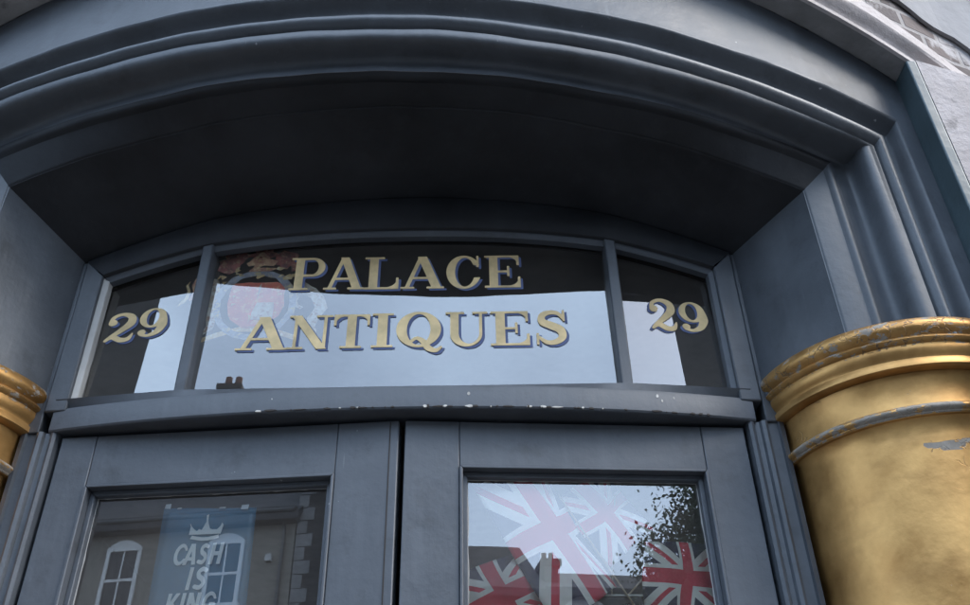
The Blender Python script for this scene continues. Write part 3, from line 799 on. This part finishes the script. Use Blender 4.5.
# ------------------------------------------------------------------ the two door leaves
DTOP = .978+E_
def door(A, B, g0, g1, gt, label, outer_first):
    pl = Plane(A, B, 0.)
    t = thing('door', label, 'door', (sum((A[0], B[0]))/2, -.03, 0), 'double shop doors')
    L = pl.L; D = .048
    z0 = .02; zb = .95                      # bottom of the glass
    b = MB(); b.prism([(.003, z0), (g0, z0), (g0, DTOP), (.003, DTOP)], pl, 0, D); b.build('stile', 'paint_door', t, .0025)
    b = MB(); b.prism([(g1, z0), (L-.003, z0), (L-.003, DTOP), (g1, DTOP)], pl, 0, D); b.build('stile', 'paint_door', t, .0025)
    b = MB(); b.prism([(g0+.0006, gt), (g1-.0006, gt), (g1-.0006, DTOP), (g0+.0006, DTOP)], pl, .0008, D); b.build('top_rail', 'paint_door', t, .002)
    b = MB(); b.prism([(g0+.0006, .80), (g1-.0006, .80), (g1-.0006, zb), (g0+.0006, zb)], pl, .0008, D); b.build('lock_rail', 'paint_door', t, .002)
    b = MB(); b.prism([(g0+.0006, z0), (g1-.0006, z0), (g1-.0006, .25), (g0+.0006, .25)], pl, .0008, D); b.build('bottom_rail', 'paint_door', t, .002)
    b = MB(); b.prism([(g0+.0006, .25), (g1-.0006, .25), (g1-.0006, .80), (g0+.0006, .80)], pl, .016, D-.01); b.build('lower_panel', 'paint_door', t)
    # raised bead round the glass: two steps
    b = MB()
    def frame(o, w, d0, d1):
        a0, a1, c0, c1 = g0+o, g1-o, zb+o, gt-o
        for q in ([(a0, c0), (a0+w, c0+w), (a0+w, c1-w), (a0, c1)], [(a1-w, c0+w), (a1, c0), (a1, c1), (a1-w, c1-w)],
                  [(a0+w, c1-w), (a1-w, c1-w), (a1, c1), (a0, c1)], [(a0, c0), (a1, c0), (a1-w, c0+w), (a0+w, c0+w)]):
            b.prism(q, pl, d0, d1)
    frame(.0005, .007, -.005, .04)
    frame(.0077, .012, .018, .044)
    b.build('glazing_bead', 'paint_door', t, .0018)
    if outer_first == 'left':
        b = MB(); b.prism([(L-.024, z0), (L-.0215, z0), (L-.0215, DTOP-.004), (L-.024, DTOP-.004)], pl, -.0012, .001); b.build('edge_groove', 'chip_dark', t)
    gl = Plane(A, B, .036)
    pn = pane(gl, [(g0+.010, zb+.01), (g1-.010, zb+.01), (g1-.010, gt-.010), (g0+.010, gt-.010)], t)
    # ragged pale paint and putty line on the glass edge
    b = MB(); e0, e1, et = g0+.0200, g1-.0200, gt-.0200
    zz = np.linspace(zb+.02, et, 60)
    for xx, s in ((e0, 1), (e1, -1)):
        pts = [(xx-s*.0005, z) for z in zz]+[(xx+s*(.0012+.0022*random.random()**2), z) for z in zz[::-1]]
        b.prism(pts, gl, -.0007, -.0001)
    uu = np.linspace(e0, e1, 50)
    b.prism([(u, et+.0005) for u in uu]+[(u, et-(.0006+.0018*random.random()**3)) for u in uu[::-1]], gl, -.0007, -.0001)
    b.build('putty_line', 'putty', pn)
    return t, gl
dl, gl_l = door((-.811, 0), (-.0045, -.061), .088, .664, .853+E_, 'left leaf of the blue-grey double doors, poster behind its glass', 'left')
dr, gl_r = door((.0045, -.061), (.812, .003), .128, .702, .867+E_, 'right leaf of the blue-grey double doors, flags behind its glass', 'right')

# ------------------------------------------------------------------ poster behind the left glass
pp = Plane((-.811, 0), (-.006, -.061), .05)
po = thing('poster', 'teal CASH IS KING poster with white crown taped inside the left door', 'poster', (-.44, .03, .6+E_))
us = np.linspace(0, 1, 13); zs = np.linspace(0, 1, 15); v = []; f = []
for j in zs:
    for i in us:
        v.append(pp(.262+.216*i+.006*(1-j), .50+(.809-.50)*j-.008*i+E_, .0015*math.sin(i*7+j*3)+.006*(1-j)*i))
for d in (0, .0008):
    pass
for j in range(14):
    for i in range(12): f.append([j*13+i, j*13+i+1, (j+1)*13+i+1, (j+1)*13+i])
sheet = mesh('sheet', v, f, 'poster', po, True)
so = sheet.modifiers.new('paper', 'SOLIDIFY'); so.thickness = .0008; so.offset = -1
def sans(ch, X, Y):
    bx = lambda *q: box_(X, Y, *q); w = .2
    if ch == 'C': return cut(cut(ell(X, Y, .42, .5, .42, .52), ell(X, Y, .46, .5, .24, .34)), bx(.52, .30, 1, .68)), .72
    if ch == 'A': return U(diag(X, Y, .10, 0, .36, 1, .22), diag(X, Y, .66, 0, .40, 1, .22), bx(.2, .2, .56, .36)), .78
    if ch == 'S': return stroke(X, Y, [(.56, .84), (.36, .90), (.16, .78), (.22, .58), (.44, .46), (.54, .28), (.38, .10), (.10, .14)], [.09, .1, .1, .11, .11, .1, .1, .09]), .66
    if ch == 'H': return U(bx(0, 0, .21, 1), bx(.45, 0, .66, 1), bx(.1, .41, .56, .60)), .66
    if ch == 'I': return bx(0, 0, .22, 1), .22
    if ch == 'K': return U(bx(0, 0, .21, 1), np.maximum(diag(X, Y, .22, .42, .58, 1, .24), .0-X), diag(X, Y, .62, 0, .28, .60, .25)), .74
    if ch == 'N': return U(bx(0, 0, .2, 1), bx(.48, 0, .68, 1), diag(X, Y, .57, 0, .11, 1, .24)), .68
    if ch == 'G': return U(cut(cut(ell(X, Y, .42, .5, .42, .52), ell(X, Y, .46, .5, .24, .34)), bx(.52, .46, 1, .68)), bx(.44, .36, .78, .52), bx(.60, .06, .78, .5)), .80
def pword(items):
    V = []; Fc = []
    xs = np.linspace(-.1, .95, 90); ys = np.linspace(-.1, 1.1, 100); X, Y = np.meshgrid(xs, ys)
    for ch, u0, u1, z0, z1, sl in items:
        F, w = sans(ch, X, Y); F = np.where(np.abs(F) < 1e-6, 1e-6, F)
        lps = [[(u0+(u1-u0)*(x/w)+sl*y*(z1-z0), z0+(z1-z0)*y+E_) for x, y in lp] for lp in contours(F, xs, ys)]
        me = outline_mesh(lps, .0004); n = len(V)
        V += [pp(q.co.x, q.co.y, -.0035-q.co.z) for q in me.vertices]; Fc += [[i+n for i in p.vertices] for p in me.polygons]
        bpy.data.meshes.remove(me)
    me = bpy.data.meshes.new('lettering'); me.from_pydata(V, [], Fc); me.update(); return me
W = []
for ch, a, c in (('C', .305, .330), ('A', .329, .358), ('S', .360, .381), ('H', .387, .413)): W.append((ch, a, c, .674+ (a-.305)*-.01, .721, .10))
for ch, a, c in (('I', .345, .353), ('S', .360, .386)): W.append((ch, a, c, .618, .668, .10))
for ch, a, c in (('K', .307, .334), ('I', .338, .346), ('N', .352, .379), ('G', .385, .414)): W.append((ch, a, c, .566, .612, .10))
link('lettering', pword(W), 'poster_white', po)
def pcrown(X, Y):
    base = np.maximum(np.abs(Y-(.735-.004*np.cos((X-.370)*60)))-.004, np.abs(X-.370)-.034)
    up = 9.+0*X
    for px, pz, w in ((.370, .776, .016), (.334, .764, .013), (.406, .764, .013), (.352, .757, .012), (.388, .757, .012)):
        t = np.clip((Y-.741)/(pz-.741), -1, 1.5); c = .370+(px-.370)*(.72+.28*t)
        up = np.minimum(up, np.maximum(np.abs(X-c)-w*(1-t)*.9, np.maximum(.742-Y, Y-pz)))
    dots = U(ell(X, Y, .370, .7775, .004, .004), ell(X, Y, .333, .7655, .0035, .0035), ell(X, Y, .407, .7655, .0035, .0035))
    cross = U(box_(X, Y, .3685, .776, .3715, .792), box_(X, Y, .3645, .783, .3755, .7865))
    return U(base, up, dots, cross)
xs = np.linspace(.325, .415, 150); ys = np.linspace(.725, .797, 130); X, Y = np.meshgrid(xs, ys); F = pcrown(X, Y); F = np.where(np.abs(F) < 1e-8, 1e-8, F)
me = outline_mesh(contours(F, xs, ys), .0004)
m2 = bpy.data.meshes.new('crown_emblem'); m2.from_pydata([pp(q.co.x, q.co.y+E_, -.0035-q.co.z) for q in me.vertices], [], [list(p.vertices) for p in me.polygons]); m2.update()
link('crown_emblem', m2, 'poster_white', po)
for u, z, w, h in ((.272, .812, .014, .012), (.452, .802, .018, .012), (.300, .806, .010, .004), (.40, .803, .016, .004)):
    b = MB(); b.prism([(u-w*.5, z-h*.4+E_), (u+w*.45, z-h*.5+E_), (u+w*.5, z+h*.5+E_), (u-w*.4, z+h*.45+E_)], pp, -.0040, -.0034); b.build('tape', 'tape', po)

# ------------------------------------------------------------------ flags behind the right glass
fp = Plane((.006, -.061), (.812, .003), .085)
def flag(c, u, v, vl, label, stick, wave=.010, dd=0., ph=0.):
    """cloth from centre c, half axes u and v (pane u,z metres); v shortened on one side by a fold"""
    t = thing('union_flag', label, 'flag', fp(c[0], c[1]+E_, dd), 'union flags displayed inside the right door')
    nx, ny = 34, 22; V = []; F = []; UV = []
    for j in range(ny+1):
        for i in range(nx+1):
            s = -1+2*i/nx; q = -1+2*j/ny
            k = q if q < 0 else q*vl
            pu = c[0]+u[0]*s+v[0]*k+.006*math.sin(3*q+ph+2*s); pz = c[1]+u[1]*s+v[1]*k+.005*math.sin(3.2*s+ph)
            dpt = dd+wave*math.sin(4.2*s+ph)+wave*.8*math.sin(3.1*q+1.7*s+ph)+(.02*q*q if q > 0 else 0)
            V.append(fp(pu, pz+E_, dpt)); UV.append((i/nx, j/ny))
    for j in range(ny):
        for i in range(nx): F.append([j*(nx+1)+i, j*(nx+1)+i+1, (j+1)*(nx+1)+i+1, (j+1)*(nx+1)+i])
    me = bpy.data.meshes.new('cloth'); me.from_pydata(V, [], F); me.update()
    ul = me.uv_layers.new(name='UVMap')
    for lp in me.loops: ul.data[lp.index].uv = UV[lp.vertex_index]
    for p in me.polygons: p.use_smooth = True
    o = link('cloth', me, 'flag', t)
    sm = o.modifiers.new('cloth_thickness', 'SOLIDIFY'); sm.thickness = .0008
    b = MB(); (a0, a1), (b0, b1) = stick
    b.tube([fp(a0, a1+E_, dd+.012), fp(b0, b1+E_, dd+.012)], .0022, 8); b.build('stick', 'wood', t)
flag((.350, .748), (.088, -.155), (.105, .060), .40, 'large union flag at the middle of the right door glass', ((.52, .56), (.36, .83)), .007, -.027, .4)
flag((.470, .792), (.055, -.075), (.060, .048), 1., 'small tilted union flag right of the large one', ((.46, .54), (.50, .84)), .006, .0, 1.7)
flag((.226, .598), (.105, .050), (-.032, .076), 1., 'union flag low in the left corner of the right door glass', ((.36, .54), (.30, .69)), .009, -.008, 2.6)
flag((.640, .640), (.098, -.010), (.012, .085), 1., 'union flag low in the right corner against the tree reflection', ((.44, .54), (.60, .70)), .010, -.01, .9)
# thin pale picture frame standing under the flags
b = MB(); fw = .004
for q in ([(.300, .30), (.300+fw, .30), (.300+fw, .598), (.300, .598)], [(.565-fw, .30), (.565, .30), (.565, .598), (.565-fw, .598)], [(.300, .598), (.565, .598), (.565, .602), (.300, .602)], [(.3+fw, .30), (.565-fw, .30), (.565-fw, .304), (.3+fw, .304)]):
    b.prism([(u, z+E_) for u, z in q], fp, -.010, -.002)
t = thing('display_case', 'thin cream-edged display case standing below the flags', 'display case', fp(.43, .30+E_, -.006))
b.build('border', 'frame_white', t)
b = MB(); b.prism([(.304, .304+E_), (.561, .304+E_), (.561, .598+E_), (.304, .598+E_)], fp, -.006, -.004); b.build('backing', 'winglass', t)

# ------------------------------------------------------------------ shop interior
def sbox(name, *a, mat='darkroom'):
    b = MB(); b.box(*a); return structure(b.build(name, mat))
sbox('shop_floor', -1.9, 1.9, .62, 5, -.1, 0.0)
sbox('shop_ceiling', -1.9, 1.9, .10, 5, 3.35, 3.5)
sbox('shop_back_wall', -1.9, 1.9, 5, 5.2, 0, 3.35)
sbox('shop_side_wall', -2.1, -1.9, .56, 5, 0, 3.35)
sbox('shop_side_wall', 1.9, 2.1, .56, 5, 0, 3.35)
sbox('shop_front_wall', -1.9, -.905, .095, .25, 0, 3.35)
sbox('shop_front_wall', .905, 1.9, .095, .25, 0, 3.35)
sbox('shop_front_wall', -1.9, 1.9, .055, .09, 1.68+E_, 3.9)
structure(MB.build((lambda b: (b.box(-.905, .905, -.10, .62, -.1, .012), b)[1])(MB()), 'threshold', 'pavestone'))
t = thing('display_cabinet', 'dark wooden display cabinet deep inside the shop behind the doors', 'cabinet', (-.2, 3.4, 0))
b = MB(); b.box(-1.2, .9, 3.2, 3.7, 0, 2.3); b.build('carcass', 'bark', t, .01)
for k in range(3):
    b = MB(); b.box(-1.15+.7*k, -.55+.7*k, 3.17, 3.2, .15, 2.2); b.build('cabinet_door', 'winglass', t, .004)

# ------------------------------------------------------------------ street
def sheet_(name, x0, x1, y0, y1, z, mat):
    o = mesh(name, [(x0, y0, z), (x1, y0, z), (x1, y1, z), (x0, y1, z)], [[0, 1, 2, 3]], mat); return structure(o)
sheet_('ground', -400, 400, -400, 400, -.16, 'asphalt')
sheet_('road', -80, 80, -16.5, -3.2, -.14, 'asphalt')
sbox('pavement', -80, 80, -3.0, .62, -.2, 0., mat='pavestone')
sbox('kerb', -80, 80, -3.2, -3.0, -.2, -.004, mat='stone_grey')
sbox('pavement', -80, 80, -20, -16.7, -.2, 0., mat='pavestone')
sbox('kerb', -80, 80, -16.7, -16.5, -.2, -.004, mat='stone_grey')

FY = -20.
def sash(parent, x, z0, z1, w, arched=True):
    wn = thing_part('window', parent)
    b = MB(); t_ = .09
    b.box(x-w/2-.1, x-w/2, FY-.04, FY+.06, z0, z1); b.box(x+w/2, x+w/2+.1, FY-.04, FY+.06, z0, z1); b.box(x-w/2-.16, x+w/2+.16, FY-.04, FY+.11, z0-.12, z0-.002)
    n = 10
    for i in range(n):
        a0 = -1+2*i/n; a1 = -1+2*(i+1)/n; ww = w/2+.1
        h0 = .22*(1-a0*a0); h1 = .22*(1-a1*a1)
        b.hexa([(x+a0*ww, FY-.04, z1), (x+a1*ww, FY-.04, z1), (x+a1*ww, FY+.06, z1), (x+a0*ww, FY+.06, z1), (x+a0*ww, FY-.04, z1+.08+h0), (x+a1*ww, FY-.04, z1+.08+h1), (x+a1*ww, FY+.06, z1+.08+h1), (x+a0*ww, FY+.06, z1+.08+h0)])
    zm = (z0+z1)/2
    b.box(x-w/2, x+w/2, FY-.03, FY+.04, zm-.035, zm+.035); b.box(x-.02, x+.02, FY-.03, FY+.035, z0, z1)
    for d in (-.02,):
        pass
    b.build('frame', 'white', wn)
    wn2 = MB(); wn2.box(x-w/2, x+w/2, FY-.06, FY+.012, z0, z1); wn2.build('glazing', 'winglass', wn)
def thing_part(name, parent):
    o = bpy.data.objects.new(name, None); COL.objects.link(o); o.parent = parent; o.matrix_parent_inverse = Matrix.Translation(-Vector(parent.location)); return o
def gable_roof(x0, x1, y0, y1, z, h, name, parent, mat='slate', over=.35):
    b = MB(); ym = (y0+y1)/2
    v = [(x0-.1, y0+over, z-.12), (x1+.1, y0+over, z-.12), (x1+.1, ym, z+h), (x0-.1, ym, z+h), (x0-.1, y1-over, z-.12), (x1+.1, y1-over, z-.12)]
    v2 = [(p[0], p[1], p[2]-.2) for p in v]
    b.add(v+v2, [[0, 1, 2, 3], [3, 2, 5, 4], [6, 9, 8, 7], [9, 10, 11, 8], [0, 6, 7, 1], [4, 5, 11, 10], [0, 3, 9, 6], [3, 4, 10, 9], [1, 7, 8, 2], [2, 8, 11, 5]])
    return b.build(name, mat, parent)
def chimney(x, y, z0, z1, roof, pots=2, w=.9):
    b = MB(); b.box(x-w/2, x+w/2, y-.35, y+.35, z0, z1); b.box(x-w/2-.08, x+w/2+.08, y-.43, y+.43, z1, z1+.18)
    c = b.build('chimney', 'brick_dark', roof)
    b = MB()
    for k in range(pots):
        px = x-w/2+w*(k+.5)/pots; rr_ = min(.15, w*.2); b.tube([(px, y, z1+.18), (px, y, z1+.18+rr_*3.8)], [rr_, rr_*.82], 10)
    b.build('chimney_pot', 'terracotta', roof)

hA = thing('townhouse', 'cream rendered townhouse with white sash windows across the street', 'building', (-12.2, -24, 0))
b = MB(); b.box(-16.8, -7.72, -28, FY, 0, 9.1+H); b.build('wall', 'render', hA)
b = MB(); b.box(-16.9, -7.66, FY, FY+.28, 8.95+H, 9.35+H); b.build('eaves', 'slate', hA)
b = MB(); b.tube([(-16.9, FY+.34, 9.22+H), (-7.66, FY+.34, 9.22+H)], .07, 8); b.tube([(-8.0, FY+.30, 9.15+H), (-8.0, FY+.08, 8.8+H), (-8.0, FY+.08, 0)], .05, 8); b.build('gutter', 'metal', hA)
b = MB(); b.box(-16.82, -7.70, FY, FY+.06, 6.05+H, 6.25+H); b.build('string_course', 'render', hA)
for x in (-15.25, -12.40, -9.55):
    for z0, z1 in ((6.95+H, 8.50+H), (3.5+H, 5.3+H)): sash(hA, x, z0, z1, .78)
rA = gable_roof(-16.9, -7.66, FY, -28.5, 9.3+H, 3.6, 'roof', hA)
chimney(-7.55, -22.3, 9+H, 15.3+H, rA, 2, .62)
hB = thing('brick_house', 'dark brick house with pale corner quoins across the street', 'building', (-4.8, -24, 0))
b = MB(); b.box(-7.66, -2.0, -28, FY, 0, 10.6+H); b.build('wall', 'brick_dark', hB)
b = MB()
for k in range(34):
    b.box(-7.68, -7.68+(.44 if k % 2 else .27), FY-.3, FY+.03, .1+k*.36, .1+k*.36+.345)
b.build('quoins', 'stone_grey', hB, .01)
b = MB(); b.box(-8.42, -8.26, FY, FY+.12, 7.96+H, 8.14+H); b.build('wall_lamp', 'bluelamp', hA)
rB = gable_roof(-7.6, -2.0, FY, -28, 10.6+H, 1.6, 'roof', hB)
for x in (-5.6, -3.6):
    for z0, z1 in ((3.5+H, 5.2+H), (7.2+H, 8.8+H)): sash(hB, x, z0, z1, .9)
hC = thing('gabled_house', 'low dark house with slate roof and chimneys across the street', 'building', (2.6, -24, 0))
b = MB(); b.box(-1.8, 4.75, -27, FY, 0, 6.95+H); b.build('wall', 'brick_dark', hC)
rC = gable_roof(-1.8, 4.9, FY, -25.5, 7.0+H, 2.0, 'roof', hC)
chimney(2.95, -22.6, 8.0+H, 8.55+H, rC, 2, .5)
for x in (-.5, 1.6, 3.6): sash(hC, x, 3.0+H, 4.7+H, .9)
hD = thing('terraced_house', 'low brick terraced house with white windows across the street', 'building', (8.5, -24, 0))
b = MB(); b.box(4.78, 12.2, -27, FY-.02, 0, 7.0+H); b.build('wall', 'brick_dark', hD)
rD = gable_roof(5.1, 12.2, FY, -25.5, 7.05+H, 1.25, 'roof', hD)
chimney(5.35, -20.9, 6.6+H, 7.75+H, rD, 2, .36)
for x in (6.0, 7.9, 10.2): sash(hD, x, 5.2+H, 6.5+H, .8)
for ft, lab in (([(-34, -20.4), (-17.3, -20.4), (-27, -31), (-40, -31)], 'tall dark warehouse at the left end of the far side'), ([(12.7, -20.4), (30, -20.4), (34, -31), (20, -31)], 'tall dark warehouse at the right end of the far side')):
    t = thing('warehouse', lab, 'building', (ft[0][0]/2+ft[1][0]/2, -25, 0))
    b = MB(); b.hexa([(x, y, 0) for x, y in ft]+[(x, y, 24.5) for x, y in ft]); b.build('wall', 'brick_tall', t)
    b = MB(); b.hexa([(x, y, 24.502) for x, y in ft]+[(x, y, 25.1) for x, y in ft]); b.build('parapet', 'stone_grey', t)

# television aerial on the townhouse roof
t = thing('aerial', 'thin television aerial on the townhouse roof', 'aerial', (-16.0, -22, 12+H))
b = MB(); b.tube([(-16.0, -22.0, 10.4+H), (-16.0, -22., 17.4+H)], .045, 6); b.tube([(-16.5, -22, 16.8+H), (-15.4, -22, 17.6+H)], .035, 6)
for k in range(5): b.tube([(-16.4+k*.22, -22.25, 16.85+k*.16+H), (-16.4+k*.22, -21.75, 16.85+k*.16+H)], .02, 5)
b.build('mast', 'metal', t)

# street tree
TX, TY = 7.4, -12.5
t = thing('street_tree', 'dense dark green street tree across the road, seen mirrored in the right door', 'tree', (TX, TY, 0))
b = MB(); b.tube([(TX, TY, 0), (TX-.05, TY, 2), (TX+.05, TY+.05, 4), (TX, TY, 6.5), (TX+.1, TY, 9)], [.24, .19, .16, .11, .04], 10)
tips = []
for k in range(44):
    z = random.uniform(4.2, 8.6); a = random.uniform(0, 6.28); r = random.uniform(.5, 1.75)*(1.25-.06*abs(z-7))
    tip = Vector((TX+r*math.cos(a), TY+r*math.sin(a), z+random.uniform(.1, .7))); tips.append(tip)
    base = Vector((TX, TY, z-.5)); mid = (base+tip)/2+Vector((0, 0, .12))
    b.tube([base, mid, tip], [.06, .04, .012], 6)
for k in range(26):
    tips.append(Vector((TX+random.uniform(-.7, 1.5), TY+random.uniform(-1, 1), random.uniform(5.5, 9.2))))
for k in range(5):
    tip = Vector((TX-1.7-.12*k, TY+random.uniform(-.5, .5), 5.9+.22*k)); tips.append(tip)
    b.tube([(TX, TY, 5.0), (TX-1., TY, 5.7), tip], [.05, .03, .01], 6)
b.build('trunk', 'bark', t, smooth=True)
V = []; F = []
for q, tip in enumerate(tips):
    far = abs(tip.x-TX) > 1.7
    for _ in range(500 if far else 1900):
        g = rng.normal(size=3)*(np.array([.22, .3, .16]) if far else np.array([.36, .36, .30])); p = np.array(tip)+g
        d1 = rng.normal(size=3); d1 /= np.linalg.norm(d1); d2 = np.cross(d1, rng.normal(size=3)); d2 /= np.linalg.norm(d2)
        s_ = rng.uniform(.028, .062); n = len(V)
        V += [p-d1*s_, p+d2*s_*.55, p+d1*s_, p-d2*s_*.55]; F.append([n, n+1, n+2, n+3])
mesh('crown', V, F, 'leaf', t)

# ------------------------------------------------------------------ sky and light
w = bpy.data.worlds.new('World'); S.world = w; w.use_nodes = True
nt = w.node_tree; bg = nt.nodes['Background']
sky = nt.nodes.new('ShaderNodeTexSky'); sky.sky_type = 'NISHITA'; sky.sun_disc = False
SUN_EL, SUN_AZ = 42., 115.                 # azimuth clockwise from +Y
sky.sun_elevation = rad(SUN_EL); sky.sun_rotation = rad(SUN_AZ)
sky.air_density = 1.; sky.dust_density = 3.; sky.ozone_density = 2.
tc = nt.nodes.new('ShaderNodeTexCoord'); cn = nt.nodes.new('ShaderNodeTexNoise'); cn.inputs['Scale'].default_value = 2.4; cn.inputs['Detail'].default_value = 6
nt.links.new(tc.outputs['Generated'], cn.inputs['Vector'])
cr = nt.nodes.new('ShaderNodeValToRGB'); cr.color_ramp.elements[0].position = .3; cr.color_ramp.elements[0].color = (.30, .30, .30, 1); cr.color_ramp.elements[1].position = .7; cr.color_ramp.elements[1].color = (.95, .95, .95, 1)
nt.links.new(cn.outputs['Fac'], cr.inputs['Fac'])
mx = nt.nodes.new('ShaderNodeMix'); mx.data_type = 'RGBA'
nt.links.new(cr.outputs['Color'], mx.inputs[0]); nt.links.new(sky.outputs[0], mx.inputs[6]); mx.inputs[7].default_value = (5.8, 7.55, 10.0, 1)
nt.links.new(mx.outputs[2], bg.inputs['Color']); bg.inputs['Strength'].default_value = .11
sl = bpy.data.lights.new('sun', 'SUN'); sl.energy = 1.0; sl.angle = rad(40); sl.color = (1., .95, .88)
so = bpy.data.objects.new('sun', sl); COL.objects.link(so)
az = rad(SUN_AZ); el = rad(SUN_EL)
dv = Vector((math.sin(az)*math.cos(el), math.cos(az)*math.cos(el), math.sin(el)))
so.rotation_euler = dv.to_track_quat('Z', 'Y').to_euler(); so.location = dv*30

# ------------------------------------------------------------------ camera
cam = bpy.data.cameras.new('camera'); co = bpy.data.objects.new('camera', cam); COL.objects.link(co)
cam.sensor_width = 36; cam.lens = 900./970*36; cam.clip_end = 2000; cam.clip_start = .02
p, r, yw = rad(35.), rad(-1.29), rad(-.80)
right = Vector((math.cos(yw), math.sin(yw), 0)); fw = Vector((-math.sin(yw)*math.cos(p), math.cos(yw)*math.cos(p), math.sin(p))); up = right.cross(fw)
r2 = right*math.cos(r)+up*math.sin(r); u2 = -right*math.sin(r)+up*math.cos(r)
m = Matrix((r2, u2, -fw)).transposed().to_4x4(); m.translation = Vector((.172, -1.93, H)); co.matrix_world = m
S.camera = co

vs = S.view_settings; vs.view_transform = 'Standard'; vs.look = 'None'; vs.exposure = 2.3; vs.gamma = 1; vs.use_curve_mapping = False
S.cycles.max_bounces = 8; S.cycles.transparent_max_bounces = 16; S.cycles.use_denoising = True
S.cycles.sample_clamp_indirect = 8
